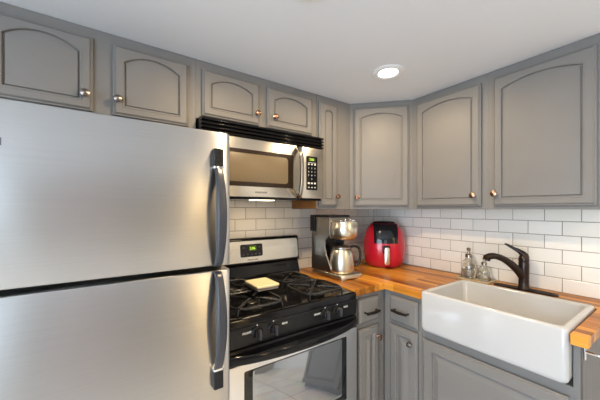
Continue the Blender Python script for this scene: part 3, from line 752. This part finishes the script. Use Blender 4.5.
# tower, its cheek plates sweep forward near the head and the foot
def cheek(x0, x1):
    b = BM(); P = [(Y1, ZC + 0.0325), (-0.352, ZC + 0.0325), (-0.362, ZC + 0.055), (-0.312, ZC + 0.15), (-0.298, ZC + 0.20), (-0.305, ZC + 0.245), (-0.350, ZC + 0.285), (-0.352, ZC + 0.402), (Y1, ZC + 0.402)]
    loops(b, [[(x, y, z_) for y, z_ in P] for x in (x0, x1)]); return b
part('side_plate', cheek(X0, X0 + 0.010), STEELD, cm, bevel=0.002)
part('side_plate', cheek(X1 - 0.010, X1), STEELD, cm, bevel=0.002)
b = BM(); box(b, X0 + 0.0105, X1 - 0.0105, -0.258, Y1, ZC + 0.0325, ZC + 0.400); part('tower', b, BLACKP, cm, bevel=0.003)
b = BM(); box(b, X0 + 0.0105, X1 - 0.0105, -0.345, -0.2585, ZC + 0.262, ZC + 0.400); part('brew_housing', b, STEELD, cm, bevel=0.002)
b = BM(); loops(b, [rrect(X0 - 0.004, X1 + 0.004, -0.350, Y1 + 0.006, 0.012, z, 4) for z in (ZC + 0.4025, ZC + 0.416)]); loops(b, [rrect(X0 - 0.012, X0 - 0.0005, -0.20, Y1 + 0.004, 0.003, z, 3) for z in (ZC + 0.30, ZC + 0.416)]); part('lid', b, BLACKP, cm, bevel=0.002)
hc = (-0.746, -0.388)
b = BM(); lathe(b, [(0.050, ZC + 0.2515), (0.062, ZC + 0.254), (0.078, ZC + 0.268), (0.088, ZC + 0.292), (0.0915, ZC + 0.318), (0.0915, ZC + 0.345), (0.089, ZC + 0.349), (0.0885, ZC + 0.372), (0.082, ZC + 0.377), (0.0001, ZC + 0.379)], Matrix.Translation((hc[0], hc[1], 0)), 40); hd = part('brew_head', b, SILVER, cm)
b = BM()
for k in range(5):
    a = radians(-150 + k * 24); px_, py_ = hc[0] + 0.066 * cos(a), hc[1] + 0.066 * sin(a); lathe(b, [(0.008, ZC + 0.3775), (0.008, ZC + 0.384), (0.006, ZC + 0.3865), (0.0001, ZC + 0.387)], Matrix.Translation((px_, py_, 0)), 12)
part('button', b, CHROME, hd)
cc = (-0.752, -0.370)
b = BM(); lathe(b, [(0.064, ZC + 0.034), (0.079, ZC + 0.036), (0.083, ZC + 0.042), (0.083, ZC + 0.058), (0.0825, ZC + 0.11), (0.078, ZC + 0.150), (0.071, ZC + 0.176), (0.066, ZC + 0.186), (0.0001, ZC + 0.186)], Matrix.Translation((cc[0], cc[1], 0)), 40); cf = part('carafe', b, SILVER, cm)
b = BM(); lathe(b, [(0.063, ZC + 0.1862), (0.065, ZC + 0.190), (0.063, ZC + 0.202), (0.05, ZC + 0.212), (0.0001, ZC + 0.214)], Matrix.Translation((cc[0], cc[1], 0)), 32); part('carafe_lid', b, STEELD, cf)
hdv = Vector((0.83, -0.56, 0)); hp = lambda r, z: Vector((cc[0], cc[1], 0)) + hdv * r + Vector((0, 0, ZC + z))
b = BM(); tube(b, spline([hp(0.055, 0.200), hp(0.085, 0.206), hp(0.112, 0.198), hp(0.124, 0.172), hp(0.124, 0.120), hp(0.112, 0.088), hp(0.090, 0.076), hp(0.074, 0.076)], 6), 0.0085, 12); part('carafe_handle', b, BLACKP, cf)

# ------------------------------------------------------------------ air fryer
af = thing('air_fryer', 'red egg-shaped air fryer with black window standing in the counter corner', 'air fryer', (-0.206, -0.281, 0.9145), radians(-44))
af.scale = (1, 1, 0.93)
PR = [(0.000, 0.122), (0.010, 0.134), (0.05, 0.152), (0.10, 0.161), (0.16, 0.165), (0.21, 0.164), (0.26, 0.157), (0.30, 0.146), (0.33, 0.133), (0.352, 0.117), (0.368, 0.098)]
def afw(z):
    for (a, ra), (b_, rb) in zip(PR, PR[1:]):
        if z <= b_: return ra + (rb - ra) * (z - a) / (b_ - a)
    return PR[-1][1]
SM = []
def afp(th, z, off=0.0):
    r = afw(z) + off; e = 0.86
    cx, sx_ = cos(th), sin(th)
    return (r * math.copysign(abs(cx) ** e, cx), 0.90 * r * math.copysign(abs(sx_) ** e, sx_), z)
zs = [0.008 + (0.368 - 0.008) * k / 30 for k in range(31)]
import itertools
# smooth the profile a little
prs = [(z_, sum(afw(min(0.368, max(0, z_ + d_))) for d_ in (-0.016, -0.008, 0, 0.008, 0.016)) / 5) for z_ in zs]
PR = prs
SEAM = 0.205
b = BM(); N_ = 56
loops(b, [[afp(2 * pi * k / N_, z_, o) for k in range(N_)] for z_, o in [(z_, 0.0) for z_ in zs]] ); obj('body', b, RED, af, angle=60)
F_ = -pi / 2
def patch(th0, th1, z0, z1, o0, o1, n=16, m=12, half=None):
    b = BM(); V = {}
    for s, o in ((0, o0), (1, o1)):
        for i in range(n + 1):
            for j in range(m + 1):
                z_ = z0 + (z1 - z0) * j / m; A0, A1 = th0, th1
                if half: q = math.asin(min(0.98, half / afw(z_))); q = math.asin(min(0.98, (half / afw(z_)) ** (1 / 0.86))); A0, A1 = F_ - q, F_ + q
                V[s, i, j] = b.verts.new(afp(A0 + (A1 - A0) * i / n, z_, o))
    for i in range(n):
        for j in range(m):
            b.faces.new((V[1, i, j], V[1, i + 1, j], V[1, i + 1, j + 1], V[1, i, j + 1])); b.faces.new((V[0, i, j], V[0, i, j + 1], V[0, i + 1, j + 1], V[0, i + 1, j]))
    for i in range(n):
        b.faces.new((V[0, i, 0], V[0, i + 1, 0], V[1, i + 1, 0], V[1, i, 0])); b.faces.new((V[0, i, m], V[1, i, m], V[1, i + 1, m], V[0, i + 1, m]))
    for j in range(m):
        b.faces.new((V[0, 0, j], V[1, 0, j], V[1, 0, j + 1], V[0, 0, j + 1])); b.faces.new((V[0, n, j], V[0, n, j + 1], V[1, n, j + 1], V[1, n, j]))
    return b
obj('drawer_front', patch(F_ - 1.0, F_ + 1.0, 0.030, SEAM - 0.003, -0.002, 0.003, 30, 10), RED, af, angle=50)
obj('control_window', patch(F_ - 0.62, F_ + 0.62, SEAM + 0.004, 0.366, -0.003, 0.006, half=0.086), DGLASS, af, angle=50)
b = BM(); lathe(b, [(0.094, 0.3675), (0.092, 0.374), (0.080, 0.382), (0.05, 0.386), (0.0001, 0.387)], Matrix.Diagonal((1, 0.9, 1, 1)), 36); obj('top_cap', b, BLACKP, af)
b = BM(); lathe(b, [(0.115, 0), (0.121, 0.003), (0.121, 0.0082)], Matrix.Diagonal((1, 0.9, 1, 1)), 36); obj('foot_ring', b, BLACKP, af)
b = BM(); yf = -0.9 * 0.166
rslab(b, -0.028, 0.028, 0.128, 0.192, yf - 0.010, yf + 0.012, 0.006, 0.003); hm = obj('handle_mount', b, BLACKP, af)
b = BM(); rslab(b, -0.0185, 0.0185, 0.040, 0.183, yf - 0.052, yf - 0.036, 0.017, 0.004, 6); box(b, -0.012, 0.012, yf - 0.037, yf - 0.009, 0.135, 0.180); obj('handle', b, SILVER, af)

# ------------------------------------------------------------------ recessed lights
def downlight(loc, label, power, color):
    t = thing('recessed_downlight', label, 'ceiling light', loc, group='recessed ceiling lights')
    b = BM(); lathe(b, [(0.052, -0.0005), (0.086, -0.0005), (0.086, -0.004), (0.080, -0.008), (0.062, -0.010), (0.054, -0.007), (0.052, -0.0005)], None, 40); obj('trim_ring', b, TRIMW, t)
    b = BM(); lathe(b, [(0.0001, -0.001), (0.0525, -0.001), (0.0525, -0.0035), (0.0001, -0.0045)], None, 32); obj('diffuser', b, LAMPG, t)
    l = bpy.data.lights.new('downlight_beam', 'AREA'); l.shape = 'DISK'; l.size = 0.10; l.energy = power; l.color = color
    o = bpy.data.objects.new('downlight_beam', l); COL.objects.link(o); o.parent = t; o.location = (0, 0, -0.012)
    return t
downlight((-0.772, -0.767, CZ), 'round white recessed ceiling light, lit, in front of the corner cabinet', 5, WARM)
downlight((-1.50, -1.02, CZ), 'round white recessed ceiling light, lit, in front of the gas range', 14, WARM)
downlight((-0.50, -2.60, CZ), 'round white recessed ceiling light, lit, added as unseen fill over the far end of the kitchen', 8, WARM)  # extra lamp out of view, added for fill and a bright right wall
downlight((-3.35, -2.20, CZ), 'round white recessed ceiling light, lit, added as unseen fill beside the window wall', 15, WARM)  # extra lamp out of view, added to brighten the left cabinets
